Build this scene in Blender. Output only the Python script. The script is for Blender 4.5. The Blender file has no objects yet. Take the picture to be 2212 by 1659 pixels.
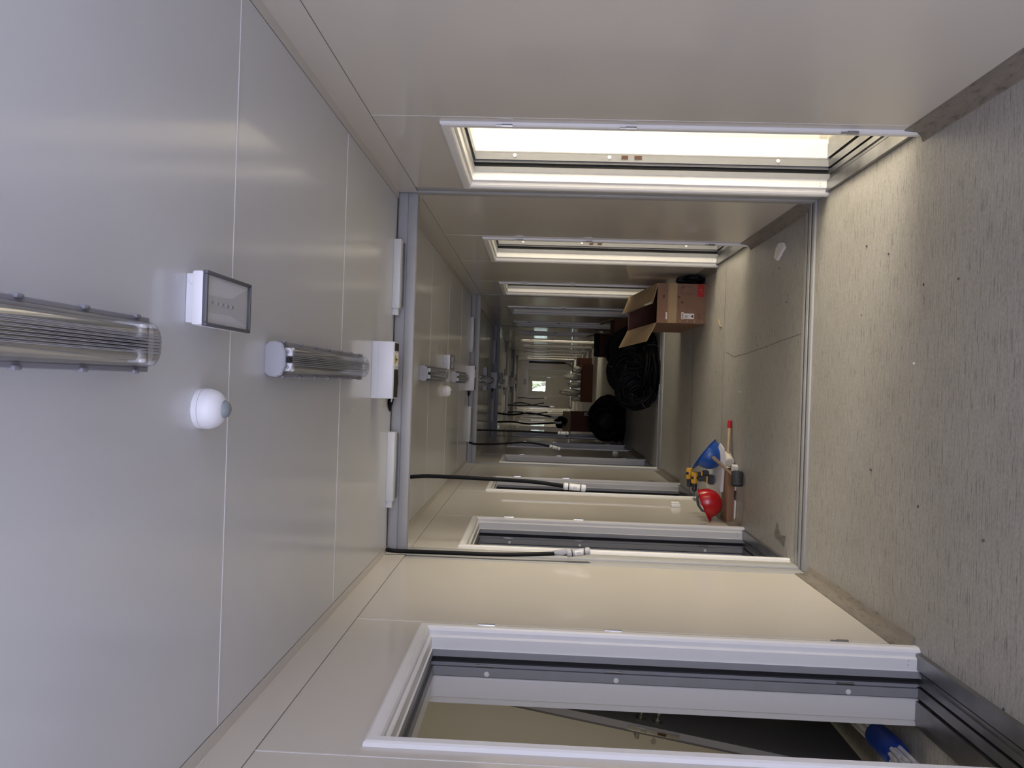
import bpy, bmesh, math, random
from mathutils import Vector, Matrix, Euler
random.seed(7)
S = bpy.context.scene
C = S.collection
pi = math.pi

# ------------------------------------------------------------------ camera
F_PX = 1500.0
yaw, pitch, roll = -0.000508, 0.035484, 0.033576
cd = bpy.data.cameras.new('camera'); cam = bpy.data.objects.new('camera', cd); C.objects.link(cam)
cd.sensor_fit = 'HORIZONTAL'; cd.sensor_width = 36.0; cd.lens = 36.0 * F_PX / 2212.0
cd.clip_start = 0.02; cd.clip_end = 200
_d = Vector((math.sin(yaw) * math.cos(pitch), math.cos(yaw) * math.cos(pitch), math.sin(pitch)))
_r = Vector((math.cos(yaw), -math.sin(yaw), 0)); _u = _r.cross(_d)
r_ = math.cos(roll) * _r + math.sin(roll) * _u
u_ = -math.sin(roll) * _r + math.cos(roll) * _u
mx = Matrix((-u_, r_, -_d)).transposed().to_4x4()      # the phone was held sideways: image right is down
mx.translation = Vector((-0.0445, 0, 1.6214))
cam.matrix_world = mx
S.camera = cam

# ------------------------------------------------------------------ light, world, exposure
S.view_settings.view_transform = 'Standard'; S.view_settings.look = 'None'
S.view_settings.gamma = 1; S.view_settings.use_curve_mapping = False
S.view_settings.exposure = 1.08
W = bpy.data.worlds.new('world'); S.world = W; W.use_nodes = True
bg = W.node_tree.nodes['Background']; bg.inputs[0].default_value = (0.75, 0.86, 1.0, 1); bg.inputs[1].default_value = 1.6

def area(name, loc, rot, sx, sy, power, color, spread=None):
    l = bpy.data.lights.new(name, 'AREA'); l.shape = 'RECTANGLE'; l.size = sx; l.size_y = sy
    l.energy = power; l.color = color
    if spread: l.spread = spread
    o = bpy.data.objects.new(name, l); C.objects.link(o); o.location = loc; o.rotation_euler = rot
    return o
# added fill lights in a made-up lobby, standing in for daylight behind the camera
DAY = (0.71, 0.74, 1.0)
area('lobby_fill_light', (3.55, -1.6, 1.5), (0, pi / 2, 0), 1.7, 4.2, 42, DAY)
area('lobby_fill_light', (-3.55, -1.6, 1.5), (0, -pi / 2, 0), 1.7, 4.2, 42, DAY)
area('lobby_fill_light', (0, -4.25, 1.4), (pi / 2, 0, 0), 5.0, 1.9, 100, DAY)
# daylight through the windows of the rooms on the right (rooms 1-3 and from 7 on stand open)
PER = 4.81
ROOM_POWER = {0: 125, 1: 85, 2: 50, 3: 3, 4: 3, 5: 3, 6: 70, 7: 18, 8: 16, 9: 30, 10: 60, 11: 110}
area('room_daylight_and_fill', (-4.3, 2.9, 1.45), (0, -pi / 2, 0), 1.4, 1.4, 6, (1.0, 0.88, 0.68))  # added dim fill that lifts the wall of the first left room
def room_span(side, k):
    a = 1.785 + 2.405 * k
    return a + 0.02, a + 2.405 - 0.02
for k, p in ROOM_POWER.items():
    a, b = room_span(1, k)
    area('room_daylight_and_fill', (4.3, (a + b) / 2 - 0.25, 1.45), (0, pi / 2, 0), 1.5, 1.6, p, (1.0, 0.90, 0.72))

# ------------------------------------------------------------------ materials
def nt(m): return m.node_tree.nodes, m.node_tree.links
def mat(name, col, rough=0.5, metal=0.0, spec=0.5, coat=0.0, noise=0.0, nscale=20, bump=0.0, bscale=60, coat_rough=0.05, stretch=None):
    m = bpy.data.materials.new(name); m.use_nodes = True
    N, L = nt(m); b = N['Principled BSDF']
    b.inputs['Base Color'].default_value = (*col, 1); b.inputs['Roughness'].default_value = rough
    b.inputs['Metallic'].default_value = metal; b.inputs['Specular IOR Level'].default_value = spec
    b.inputs['Coat Weight'].default_value = coat; b.inputs['Coat Roughness'].default_value = coat_rough
    tc = N.new('ShaderNodeTexCoord'); mp = N.new('ShaderNodeMapping'); L.new(tc.outputs['Object'], mp.inputs[0])
    if stretch: mp.inputs['Scale'].default_value = stretch
    if noise > 0:
        n = N.new('ShaderNodeTexNoise'); n.inputs['Scale'].default_value = nscale; n.inputs['Detail'].default_value = 6
        L.new(mp.outputs[0], n.inputs['Vector'])
        rp = N.new('ShaderNodeValToRGB'); rp.color_ramp.elements[0].position = 0.3; rp.color_ramp.elements[1].position = 0.7
        rp.color_ramp.elements[0].color = (*[c * (1 - noise) for c in col], 1)
        rp.color_ramp.elements[1].color = (*[min(1, c * (1 + noise)) for c in col], 1)
        L.new(n.outputs[0], rp.inputs[0]); L.new(rp.outputs[0], b.inputs['Base Color'])
    if bump > 0:
        n2 = N.new('ShaderNodeTexNoise'); n2.inputs['Scale'].default_value = bscale; n2.inputs['Detail'].default_value = 3
        L.new(mp.outputs[0], n2.inputs['Vector'])
        bp = N.new('ShaderNodeBump'); bp.inputs['Strength'].default_value = bump; bp.inputs['Distance'].default_value = 0.002
        L.new(n2.outputs[0], bp.inputs['Height']); L.new(bp.outputs[0], b.inputs['Normal'])
    return m

def clear_mat(name, tint, gloss):
    m = bpy.data.materials.new(name); m.use_nodes = True; N, L = nt(m)
    N.remove(N['Principled BSDF']); out = N['Material Output']
    t = N.new('ShaderNodeBsdfTransparent'); t.inputs[0].default_value = (*tint, 1)
    g = N.new('ShaderNodeBsdfGlossy'); g.inputs['Roughness'].default_value = 0.12; g.inputs[0].default_value = (0.9, 0.9, 0.9, 1)
    mxn = N.new('ShaderNodeMixShader'); mxn.inputs[0].default_value = gloss
    L.new(t.outputs[0], mxn.inputs[1]); L.new(g.outputs[0], mxn.inputs[2])
    L.new(mxn.outputs[0], out.inputs[0]); return m

M = {}
M['panel'] = mat('painted_panel', (0.60, 0.563, 0.505), 0.36, spec=0.5, coat=0.55, coat_rough=0.07, noise=0.012, nscale=3, bump=0.0)
M['ceil'] = mat('ceiling_panel', (0.63, 0.635, 0.64), 0.38, spec=0.5, coat=0.5, coat_rough=0.12, noise=0.012, nscale=3, bump=0.0)
M['seam'] = mat('seam_light', (0.72, 0.70, 0.68), 0.4)
M['crack'] = mat('joint_dark', (0.10, 0.10, 0.10), 0.8)
M['white'] = mat('white_powder_coat', (0.80, 0.79, 0.775), 0.35, noise=0.01)
M['grey'] = mat('grey_frame_paint', (0.28, 0.285, 0.30), 0.4, noise=0.03)
M['tubeglass'] = mat('unlit_tube', (0.42, 0.42, 0.41), 0.25)
M['ribcover'] = clear_mat('ribbed_clear_plastic', (0.80, 0.80, 0.79), 0.30)
M['clipgrey'] = mat('grey_clip', (0.24, 0.24, 0.27), 0.4)
M['dgrey'] = mat('dark_grey_frame', (0.10, 0.10, 0.11), 0.45)
M['black'] = mat('black_rubber', (0.012, 0.012, 0.013), 0.6)
M['steel'] = mat('brushed_steel', (0.55, 0.55, 0.56), 0.3, metal=1.0, noise=0.08, nscale=30, stretch=(1, 8, 1))
M['darksteel'] = mat('stained_steel_sill', (0.30, 0.30, 0.31), 0.32, metal=0.9, noise=0.25, nscale=6)
M['chrome'] = mat('polished_metal', (0.50, 0.50, 0.50), 0.22, metal=1.0)
M['cover'] = mat('portal_paint', (0.38, 0.38, 0.385), 0.45, noise=0.02)
M['plastic'] = mat('white_plastic', (0.78, 0.78, 0.80), 0.4)
M['offplastic'] = mat('pale_plastic', (0.62, 0.63, 0.63), 0.45)
M['lgrey'] = mat('light_grey_plastic', (0.40, 0.40, 0.43), 0.4)
M['lens'] = mat('grey_lens', (0.24, 0.27, 0.28), 0.5)
M['cable'] = mat('black_cable', (0.004, 0.004, 0.0045), 0.5, spec=0.12)
M['sheen'] = mat('black_plastic_film', (0.004, 0.004, 0.005), 0.55, spec=0.2)
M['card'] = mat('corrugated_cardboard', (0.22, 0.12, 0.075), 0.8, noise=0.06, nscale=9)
M['cardin'] = mat('cardboard_inner', (0.36, 0.25, 0.14), 0.85, noise=0.05, nscale=9)
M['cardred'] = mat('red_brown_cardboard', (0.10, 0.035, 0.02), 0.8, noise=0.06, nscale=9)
M['print'] = mat('brown_print', (0.09, 0.04, 0.02), 0.8)
M['printlight'] = mat('faint_brown_print', (0.19, 0.10, 0.055), 0.8)
M['redprint'] = mat('red_print', (0.42, 0.02, 0.015), 0.7)
M['redmark'] = mat('pale_red_print', (0.62, 0.18, 0.14), 0.7)
M['label'] = mat('white_label', (0.75, 0.73, 0.72), 0.6)
M['tape'] = mat('clear_tape', (0.55, 0.5, 0.42), 0.25)
M['red'] = mat('red_helmet_plastic', (0.50, 0.006, 0.012), 0.25, coat=0.3)
M['blue'] = mat('blue_helmet_plastic', (0.010, 0.085, 0.36), 0.35, coat=0.2)
M['redgrip'] = mat('red_grip', (0.45, 0.01, 0.015), 0.4)
M['wood'] = mat('pale_handle_wood', (0.52, 0.36, 0.20), 0.55, noise=0.12, nscale=14, stretch=(1, 1, 8))
M['oldwood'] = mat('used_handle_wood', (0.33, 0.22, 0.13), 0.6, noise=0.15, nscale=14, stretch=(1, 1, 8))
M['plank'] = mat('brown_plank', (0.27, 0.14, 0.075), 0.6, noise=0.12, nscale=6, stretch=(1, 9, 9))
M['foam'] = mat('white_foam', (0.80, 0.78, 0.74), 0.9, noise=0.05, nscale=50, bump=0.8, bscale=120)
M['whiterub'] = mat('white_rubber', (0.72, 0.66, 0.55), 0.6, noise=0.08, nscale=12)
M['blackrub'] = mat('worn_black_rubber', (0.045, 0.045, 0.045), 0.6, noise=0.3, nscale=20)
M['yellow'] = mat('yellow_tool_plastic', (0.62, 0.33, 0.02), 0.4)
M['toolblack'] = mat('black_tool_plastic', (0.02, 0.02, 0.022), 0.45)
M['warn'] = mat('warning_yellow', (0.55, 0.46, 0.08), 0.5)
M['bluebag'] = mat('blue_plastic_bag', (0.008, 0.04, 0.26), 0.35)
M['conduit'] = mat('white_conduit', (0.55, 0.55, 0.57), 0.5)
M['film'] = mat('milky_film', (0.48, 0.47, 0.42), 0.25, noise=0.2, nscale=12, bump=0.8, bscale=18)
M['sockets'] = mat('ivory_plastic', (0.80, 0.78, 0.74), 0.35)
M['leaf'] = mat('green_leaves', (0.30, 0.42, 0.06), 0.6, noise=0.4, nscale=3)
M['bark'] = mat('bark', (0.12, 0.08, 0.05), 0.9)
M['roomwall'] = mat('room_wall', (0.66, 0.64, 0.58), 0.5)
M['doorleaf'] = mat('door_leaf_shaded', (0.13, 0.13, 0.14), 0.45)  # colour darkened to stand in for the unlit face of the leaf
M['outer'] = mat('light_seal_slab', (0.3, 0.3, 0.3), 0.8)

M['clear'] = clear_mat('clear_plastic', (0.99, 0.99, 0.99), 0.07)
M['glass'] = clear_mat('window_glass', (0.95, 0.97, 0.95), 0.05)
M['film_clear'] = clear_mat('cloudy_film', (0.75, 0.75, 0.72), 0.25)

def floor_mat():
    m = bpy.data.materials.new('mottled_vinyl'); m.use_nodes = True; N, L = nt(m); b = N['Principled BSDF']
    tc = N.new('ShaderNodeTexCoord')
    def noise(scale, st, detail=6, rough=0.6):
        mp = N.new('ShaderNodeMapping'); mp.inputs['Scale'].default_value = st; L.new(tc.outputs['Object'], mp.inputs[0])
        n = N.new('ShaderNodeTexNoise'); n.inputs['Scale'].default_value = scale; n.inputs['Detail'].default_value = detail; n.inputs['Roughness'].default_value = rough
        L.new(mp.outputs[0], n.inputs['Vector']); return n
    streak = noise(6, (1.6, 22, 1)); fine = noise(60, (1, 2.4, 1)); blot = noise(1.3, (1, 1, 1))
    r1 = N.new('ShaderNodeValToRGB'); e = r1.color_ramp.elements
    e[0].position = 0.30; e[0].color = (0.175, 0.168, 0.158, 1); e[1].position = 0.62; e[1].color = (0.44, 0.425, 0.40, 1)
    k = r1.color_ramp.elements.new(0.44); k.color = (0.385, 0.373, 0.348, 1)
    L.new(streak.outputs[0], r1.inputs[0])
    r2 = N.new('ShaderNodeValToRGB'); r2.color_ramp.elements[0].position = 0.35; r2.color_ramp.elements[0].color = (0.8, 0.8, 0.8, 1); r2.color_ramp.elements[1].position = 0.6; r2.color_ramp.elements[1].color = (1.04, 1.04, 1.04, 1)
    L.new(fine.outputs[0], r2.inputs[0])
    r3 = N.new('ShaderNodeValToRGB'); r3.color_ramp.elements[0].position = 0.3; r3.color_ramp.elements[0].color = (0.9, 0.89, 0.87, 1); r3.color_ramp.elements[1].position = 0.7; r3.color_ramp.elements[1].color = (1.05, 1.05, 1.05, 1)
    L.new(blot.outputs[0], r3.inputs[0])
    m1 = N.new('ShaderNodeMix'); m1.data_type = 'RGBA'; m1.blend_type = 'MULTIPLY'; m1.inputs[0].default_value = 1
    m2 = N.new('ShaderNodeMix'); m2.data_type = 'RGBA'; m2.blend_type = 'MULTIPLY'; m2.inputs[0].default_value = 1
    L.new(r1.outputs[0], m1.inputs[6]); L.new(r2.outputs[0], m1.inputs[7]); L.new(m1.outputs[2], m2.inputs[6]); L.new(r3.outputs[0], m2.inputs[7])
    # scattered dark specks
    v = N.new('ShaderNodeTexVoronoi'); v.inputs['Scale'].default_value = 3.1; L.new(tc.outputs['Object'], v.inputs['Vector'])
    ls = N.new('ShaderNodeMath'); ls.operation = 'LESS_THAN'; ls.inputs[1].default_value = 0.022; L.new(v.outputs['Distance'], ls.inputs[0])
    m3 = N.new('ShaderNodeMix'); m3.data_type = 'RGBA'; m3.inputs[7].default_value = (0.04, 0.035, 0.03, 1)
    L.new(ls.outputs[0], m3.inputs[0]); L.new(m2.outputs[2], m3.inputs[6]); L.new(m3.outputs[2], b.inputs['Base Color'])
    b.inputs['Roughness'].default_value = 0.42; b.inputs['Specular IOR Level'].default_value = 0.4
    bp = N.new('ShaderNodeBump'); bp.inputs['Strength'].default_value = 0.12; bp.inputs['Distance'].default_value = 0.002
    L.new(fine.outputs[0], bp.inputs['Height']); L.new(bp.outputs[0], b.inputs['Normal'])
    return m
M['floor'] = floor_mat()
M['skirt'] = M['floor'].copy(); M['skirt'].name = 'vinyl_skirting'
for n in M['skirt'].node_tree.nodes:
    if n.type == 'MAPPING': n.inputs['Scale'].default_value = (8, 3, 8)
    if n.type == 'VALTORGB' and len(n.color_ramp.elements) == 3:
        for q in n.color_ramp.elements: q.color = (q.color[0] * .56, q.color[1] * .51, q.color[2] * .47, 1)

# ------------------------------------------------------------------ mesh helpers
class MB:
    def __init__(s): s.bm = bmesh.new(); s.mats = []
    def mi(s, m):
        if m not in s.mats: s.mats.append(m)
        return s.mats.index(m)
    def quad(s, pts, m):
        f = s.bm.faces.new([s.bm.verts.new(p) for p in pts]); f.material_index = s.mi(m); return f
    def box(s, a, b, m, bev=0.0, T=None):
        x0, y0, z0 = a; x1, y1, z1 = b
        ps = [(x0, y0, z0), (x1, y0, z0), (x1, y1, z0), (x0, y1, z0), (x0, y0, z1), (x1, y0, z1), (x1, y1, z1), (x0, y1, z1)]
        vs = [s.bm.verts.new(T @ Vector(p) if T else p) for p in ps]
        fs = []
        for q in ((0, 3, 2, 1), (4, 5, 6, 7), (0, 1, 5, 4), (1, 2, 6, 5), (2, 3, 7, 6), (3, 0, 4, 7)):
            f = s.bm.faces.new([vs[i] for i in q]); f.material_index = s.mi(m); fs.append(f)
        if bev > 0:
            es = list({e for f in fs for e in f.edges})
            r = bmesh.ops.bevel(s.bm, geom=es, offset=bev, segments=2, affect='EDGES', profile=0.5)
            for f in r['faces']: f.material_index = s.mi(m)
        return s
    def prism(s, poly, h0, h1, m, ax=2, T=None, bev=0.0):
        def P(p, h):
            v = {2: (p[0], p[1], h), 1: (p[0], h, p[1]), 0: (h, p[0], p[1])}[ax]
            return T @ Vector(v) if T else v
        A = [s.bm.verts.new(P(p, h0)) for p in poly]; B = [s.bm.verts.new(P(p, h1)) for p in poly]
        n = len(poly); fs = [s.bm.faces.new(A[::-1]), s.bm.faces.new(B)]
        for i in range(n): fs.append(s.bm.faces.new((A[i], A[(i + 1) % n], B[(i + 1) % n], B[i])))
        for f in fs: f.material_index = s.mi(m)
        if bev > 0:
            es = list({e for f in fs[:2] for e in f.edges})
            r = bmesh.ops.bevel(s.bm, geom=es, offset=bev, segments=2, affect='EDGES')
            for f in r['faces']: f.material_index = s.mi(m)
        return s
    def tube(s, pts, r, m, n=10, cap=True, closed=False):
        pts = [Vector(p) for p in pts]; rings = []; k = len(pts)
        up = None
        for i, p in enumerate(pts):
            a = pts[(i - 1) % k] if (closed or i > 0) else p; b = pts[(i + 1) % k] if (closed or i < k - 1) else p
            t = (b - a).normalized()
            if up is None:
                up = t.orthogonal().normalized()
            else:
                up = (up - t * up.dot(t))
                up = up.normalized() if up.length > 1e-6 else t.orthogonal().normalized()
            w = t.cross(up); rr = r[i] if isinstance(r, (list, tuple)) else r
            rings.append([s.bm.verts.new(p + (up * math.cos(2 * pi * j / n) + w * math.sin(2 * pi * j / n)) * rr) for j in range(n)])
        idx = s.mi(m)
        for i in range(k if closed else k - 1):
            A, B = rings[i], rings[(i + 1) % k]
            for j in range(n):
                f = s.bm.faces.new((A[j], A[(j + 1) % n], B[(j + 1) % n], B[j])); f.material_index = idx; f.smooth = True
        if cap and not closed:
            f = s.bm.faces.new(rings[0][::-1]); f.material_index = idx
            f = s.bm.faces.new(rings[-1]); f.material_index = idx
        return s
    def lathe(s, prof, m, T=None, n=28):
        """prof: list of (radius, height) about local z"""
        rings = []
        for (r, h) in prof:
            rings.append([s.bm.verts.new((T or Matrix()) @ Vector((r * math.cos(2 * pi * j / n), r * math.sin(2 * pi * j / n), h))) for j in range(n)])
        idx = s.mi(m)
        for A, B in zip(rings, rings[1:]):
            for j in range(n):
                f = s.bm.faces.new((A[j], A[(j + 1) % n], B[(j + 1) % n], B[j])); f.material_index = idx; f.smooth = True
        f = s.bm.faces.new(rings[0][::-1]); f.material_index = idx
        f = s.bm.faces.new(rings[-1]); f.material_index = idx
        return s
    def build(s, name, parent=None, loc=None, smooth_angle=35):
        bmesh.ops.recalc_face_normals(s.bm, faces=s.bm.faces); s.bm.normal_update()
        for e in s.bm.edges:
            if len(e.link_faces) == 2 and e.calc_face_angle(0) > math.radians(smooth_angle): e.smooth = False
        for f in s.bm.faces: f.smooth = any(e.smooth and len(e.link_faces) == 2 for e in f.edges)
        me = bpy.data.meshes.new(name); s.bm.to_mesh(me); s.bm.free()
        for m in s.mats: me.materials.append(M[m])
        o = bpy.data.objects.new(name, me); C.objects.link(o)
        if parent: o.parent = parent
        if loc: o.location = loc
        return o

def tag(o, label, cat, group=None):
    o['label'] = label; o['category'] = cat
    if group: o['group'] = group
    return o
def thing(name, label, cat, loc=(0, 0, 0), rot=(0, 0, 0), group=None):
    o = bpy.data.objects.new(name, None); C.objects.link(o); o.location = loc; o.rotation_euler = rot
    o.empty_display_size = 0.05
    return tag(o, label, cat, group)
def struct(o): o['kind'] = 'structure'; return o
def kids(o): return [c for c in list(bpy.data.objects) if c.parent == o]
def dup(root, loc=None, rot=None, label=None, group=None, tree=None):
    r = root.copy(); C.objects.link(r)
    if loc is not None: r.location = loc
    if rot is not None: r.rotation_euler = rot
    if label: r['label'] = label
    if group: r['group'] = group
    for ch in kids(root):
        if ch == r: continue
        c = ch.copy(); C.objects.link(c); c.parent = r
        for g in kids(ch):
            if g == c: continue
            d = g.copy(); C.objects.link(d); d.parent = c
    return r
def frame_T(origin, x=None, z=None):
    """matrix whose local z is z and local x close to x"""
    z = Vector(z).normalized(); x = Vector(x); x = (x - z * x.dot(z)).normalized(); y = z.cross(x)
    T = Matrix((x, y, z)).transposed().to_4x4(); T.translation = Vector(origin); return T

# ------------------------------------------------------------------ corridor shell
HW, H = 1.099, 2.5
P1 = 4.19
PORTALS = [P1 + PER * k for k in range(-1, 6)]
END = 33.1
Y0 = 0.95
ZT = 2.087
RD = [(3.035 + (i % 2) * 2.405 + (i // 2) * PER, 4.05 + (i % 2) * 2.415 + (i // 2) * PER) for i in range(12)]
LD = [(1.975 + (i % 2) * 2.43 + (i // 2) * PER, 2.975 + (i % 2) * 2.43 + (i // 2) * PER) for i in range(12)]

m = MB()
m.box((-HW - .05, Y0, -0.08), (HW + .05, P1 - .02, 0), 'floor')
for i, p in enumerate(PORTALS[1:]):
    q = PORTALS[i + 2] - .02 if i + 2 < len(PORTALS) else END
    m.box((-HW - .05, p + .14, -0.08), (HW + .05, q, -0.001), 'floor')
struct(m.build('floor'))

# lengths of floor cover butt together across the corridor: thin dark joints, one bright strip
m = MB()
for i, p in enumerate(PORTALS[1:]):
    for off, w in ((1.93, .004), (3.12, .012)):
        y = p + off
        pts = []
        n = 24
        for k in range(n + 1):
            x = -HW + .05 + (2 * HW - .1) * k / n
            pts.append((x, y + .012 * math.sin(x * 3 + i) + random.uniform(-.002, .002), 0))
        for a, b in zip(pts, pts[1:]):
            m.quad([(a[0], a[1] - w / 2, .0006), (b[0], b[1] - w / 2, .0006), (b[0], b[1] + w / 2, .0006), (a[0], a[1] + w / 2, .0006)], 'crack')
# wandering lengthwise joint in the second bay
pp = [(0.321, 4.34), (0.30, 4.7), (0.27, 5.1), (0.25, 5.45), (0.235, 5.8), (0.29, 6.05)]
for a, b in zip(pp, pp[1:]):
    m.quad([(a[0], a[1], .0006), (a[0] + .004, a[1], .0006), (b[0] + .004, b[1], .0006), (b[0], b[1], .0006)], 'crack')
struct(m.build('trim_floor_joints'))
m = MB()
for k, ys in enumerate((6.83 - .0, 9.27)):
    pass
m.box((-HW, 9.245, 0), (HW, 9.262, .004), 'steel'); struct(m.build('trim_floor_strip'))

# ceiling: panels with thin pale joints
m = MB(); e = MB()
starts = [-4.3] + [p + .14 for p in PORTALS[1:]]
ends = [P1] + [p for p in PORTALS[2:]] + [END]
starts = [Y0] + [p + .14 for p in PORTALS[1:]]
for i, (a, b) in enumerate(zip(starts, ends)):
    m.box((-HW, a, H), (HW, b, H + .05), 'ceil')
    base = PORTALS[i] if i < len(PORTALS) else PORTALS[-1]
    for off in (0.32, 1.445, 2.575, 3.70):
        y = base + off
        if a + .1 < y < b - .1: e.box((-HW + .05, y - .0025, H - .0012), (HW - .05, y + .0025, H + .01), 'seam')
m.box((-1.3, Y0, H + .16), (1.3, END + .1, H + .22), 'outer')  # unseen roof slab added to keep sky light out of the gaps
m.box((-3.7, -4.4, H), (3.7, Y0, H + .05), 'ceil')  # ceiling of the added lobby
struct(m.build('ceiling')); struct(e.build('trim_ceiling_joints'))

PE = {1: (-.105, .065), -1: (-.085, .19)}   # where the wall sheets stop before and start after each frame
def wall(side, doors, name):
    m = MB(); s = side
    def seg(y0, y1, z0, z1):
        x0, x1 = sorted((s * HW, s * (HW + .07)))
        m.box((x0, y0, z0), (x1, y1, z1), 'panel')
    cur = Y0
    spans = [(Y0, P1 + PE[s][0])] + [(p + PE[s][1], (PORTALS[i + 2] + PE[s][0]) if i + 2 < len(PORTALS) else END) for i, p in enumerate(PORTALS[1:])]
    for (a, b) in spans:
        ds = [d for d in doors if a - .3 < d[0] < b]
        y = a
        for (d0, d1) in ds:
            if d0 > y: seg(y, d0 + .02, 0, H)
            seg(max(d0 + .02, a), min(d1 - .02, b), ZT - .02, H)
            y = min(d1 - .02, b)
        seg(y, b, 0, H)
    for (d0, d1) in doors:
        for y in (d0 - .05, d1 + .05):
            if any(a + .03 < y < b - .03 for a, b in spans):
                x0, x1 = sorted((s * (HW - .0012), s * (HW + .01)))
                m.box((x0, y - .002, .09), (x1, y + .002, 2.378), 'seam')
    # dark line behind each portal
    for p in PORTALS[1:]:
        x0, x1 = sorted((s * (HW + .035), s * (HW + .3)))
        m.box((x0, p + PE[s][0] - .01, 0), (x1, p + PE[s][1] + .01, H + .1), 'black')
    return struct(m.build(name))
wall(1, RD, 'wall_right'); wall(-1, LD, 'wall_left')

# cornice: folded trim between wall and ceiling
for s, nm in ((1, 'trim_right_cornice'), (-1, 'trim_left_cornice')):
    m = MB()
    for i, (a, b) in enumerate(zip(starts, ends)):
        a2 = a; t = .0035
        prof = [(HW - .043, H), (HW - .043, H - t), (HW - .006, H - t - .002), (HW - t, H - .008), (HW - t, H - .122), (HW + .003, H - .122), (HW + .003, H)]
        m.prism([(s * x, z) for x, z in prof], a2, b, 'panel', ax=1)
        x0, x1 = sorted((s * (HW - .0008), s * (HW + .01)))
        m.box((x0, a2, H - .1235), (x1, b, H - .1215), 'crack')
        x0, x1 = sorted((s * (HW - .0445), s * (HW - .043)))
        m.box((x0, a2, H - .001), (x1, b, H + .002), 'crack')
    struct(m.build(nm))

# skirting, coved vinyl, broken at doors
for s, nm, doors in ((1, 'baseboard_right', RD), (-1, 'baseboard_left', LD)):
    m = MB()
    prof = [(HW, .0), (HW - .048, .0), (HW - .045, .004), (HW - .022, .012), (HW - .009, .03), (HW - .005, .08), (HW, .083)]
    bounds = [(Y0, P1 + PE[s][0])] + [(p + PE[s][1], (PORTALS[i + 2] + PE[s][0]) if i + 2 < len(PORTALS) else END) for i, p in enumerate(PORTALS[1:])]
    for a, b in bounds:
        y = a
        for d0, d1 in [d for d in doors if a - .3 < d[0] < b]:
            if d0 - y > .04: m.prism([(s * x, z) for x, z in prof], y, d0 + .004, 'skirt', ax=1)
            y = d1 - .004
        if b - y > .04: m.prism([(s * x, z) for x, z in prof], y, b, 'skirt', ax=1)
    struct(m.build(nm))

# rooms either side (container shells with their own floor and ceiling)
def room(side, k, door, name):
    a, b = room_span(side, k); s = side
    m = MB(); X0, X1 = HW + .30, 4.6
    def bx(x0, y0, z0, x1, y1, z1, mm):
        xx = sorted((s * x0, s * x1)); m.box((xx[0], y0, z0), (xx[1], y1, z1), mm)
    bx(X0, a - .02, -.06, X1, b + .02, 0.0, 'floor')
    bx(X0, a - .02, H, X1, b + .02, H + .05, 'roomwall')
    bx(X0, a - .02, 0, X1, a, H, 'roomwall'); bx(X0, b, 0, X1, b + .02, H, 'roomwall')
    d0, d1 = door[0] + .05, door[1] - .05
    bx(X0 - .05, a - .02, 0, X0, d0, H, 'roomwall'); bx(X0 - .05, d1, 0, X0, b + .02, H, 'roomwall')
    bx(X0 - .05, d0, ZT - .05, X0, d1, H, 'roomwall')
    # outer wall with a window opening
    wy0, wy1 = (a + b) / 2 - .9, (a + b) / 2 + .6
    bx(X1 - .06, a - .02, 0, X1, b + .02, .75, 'roomwall'); bx(X1 - .06, a - .02, 2.15, X1, b + .02, H, 'roomwall')
    bx(X1 - .06, a - .02, .75, X1, wy0, 2.15, 'roomwall'); bx(X1 - .06, wy1, .75, X1, b + .02, 2.15, 'roomwall')
    if s < 0 and k >= 0: bx(X1 - .04, wy0, .75, X1, wy1, 2.15, 'dgrey')
    else: bx(X1 + .02, wy0 - .05, .7, X1 + .04, wy1 + .05, 2.2, 'white')
    return struct(m.build(name))
for k in range(12):
    room(1, k, RD[k], 'wall_room_right'); room(-1, k, LD[k], 'wall_room_left')

# ------------------------------------------------------------------ doorways
def ring(prof, y0, y1, zt, s, segs):
    """three sided frame: prof = (depth into wall, inset from outer edge)"""
    m = MB()
    rings = []
    for (d, i) in prof:
        x = s * (HW + d)
        rings.append([(x, y0 + i, 0.0), (x, y0 + i, zt - i), (x, y1 - i, zt - i), (x, y1 - i, 0.0)])
    V = [[m.bm.verts.new(p) for p in r] for r in rings]
    for k in range(len(prof) - 1):
        for j in range(3):
            f = m.bm.faces.new((V[k][j], V[k][j + 1], V[k + 1][j + 1], V[k + 1][j])); f.material_index = m.mi(segs[k])
    return m
CAS = [(.004, 0), (-.012, .002), (-.016, .010), (-.016, .034), (-.010, .043), (.0, .048), (.016, .048), (.020, .056)]
JAM = [(.020, .056), (.024, .060), (.068, .060), (.072, .066)]
GAS = [(.072, .066), (.100, .068), (.100, .045), (.126, .045)]
INF = [(.126, .045), (.126, .060), (.140, .060), (.140, .072), (.176, .074), (.186, .058)]
INJ = [(.186, .058), (.192, .062), (.272, .062), (.275, .056), (.30, .056), (.30, .02)]
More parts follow.
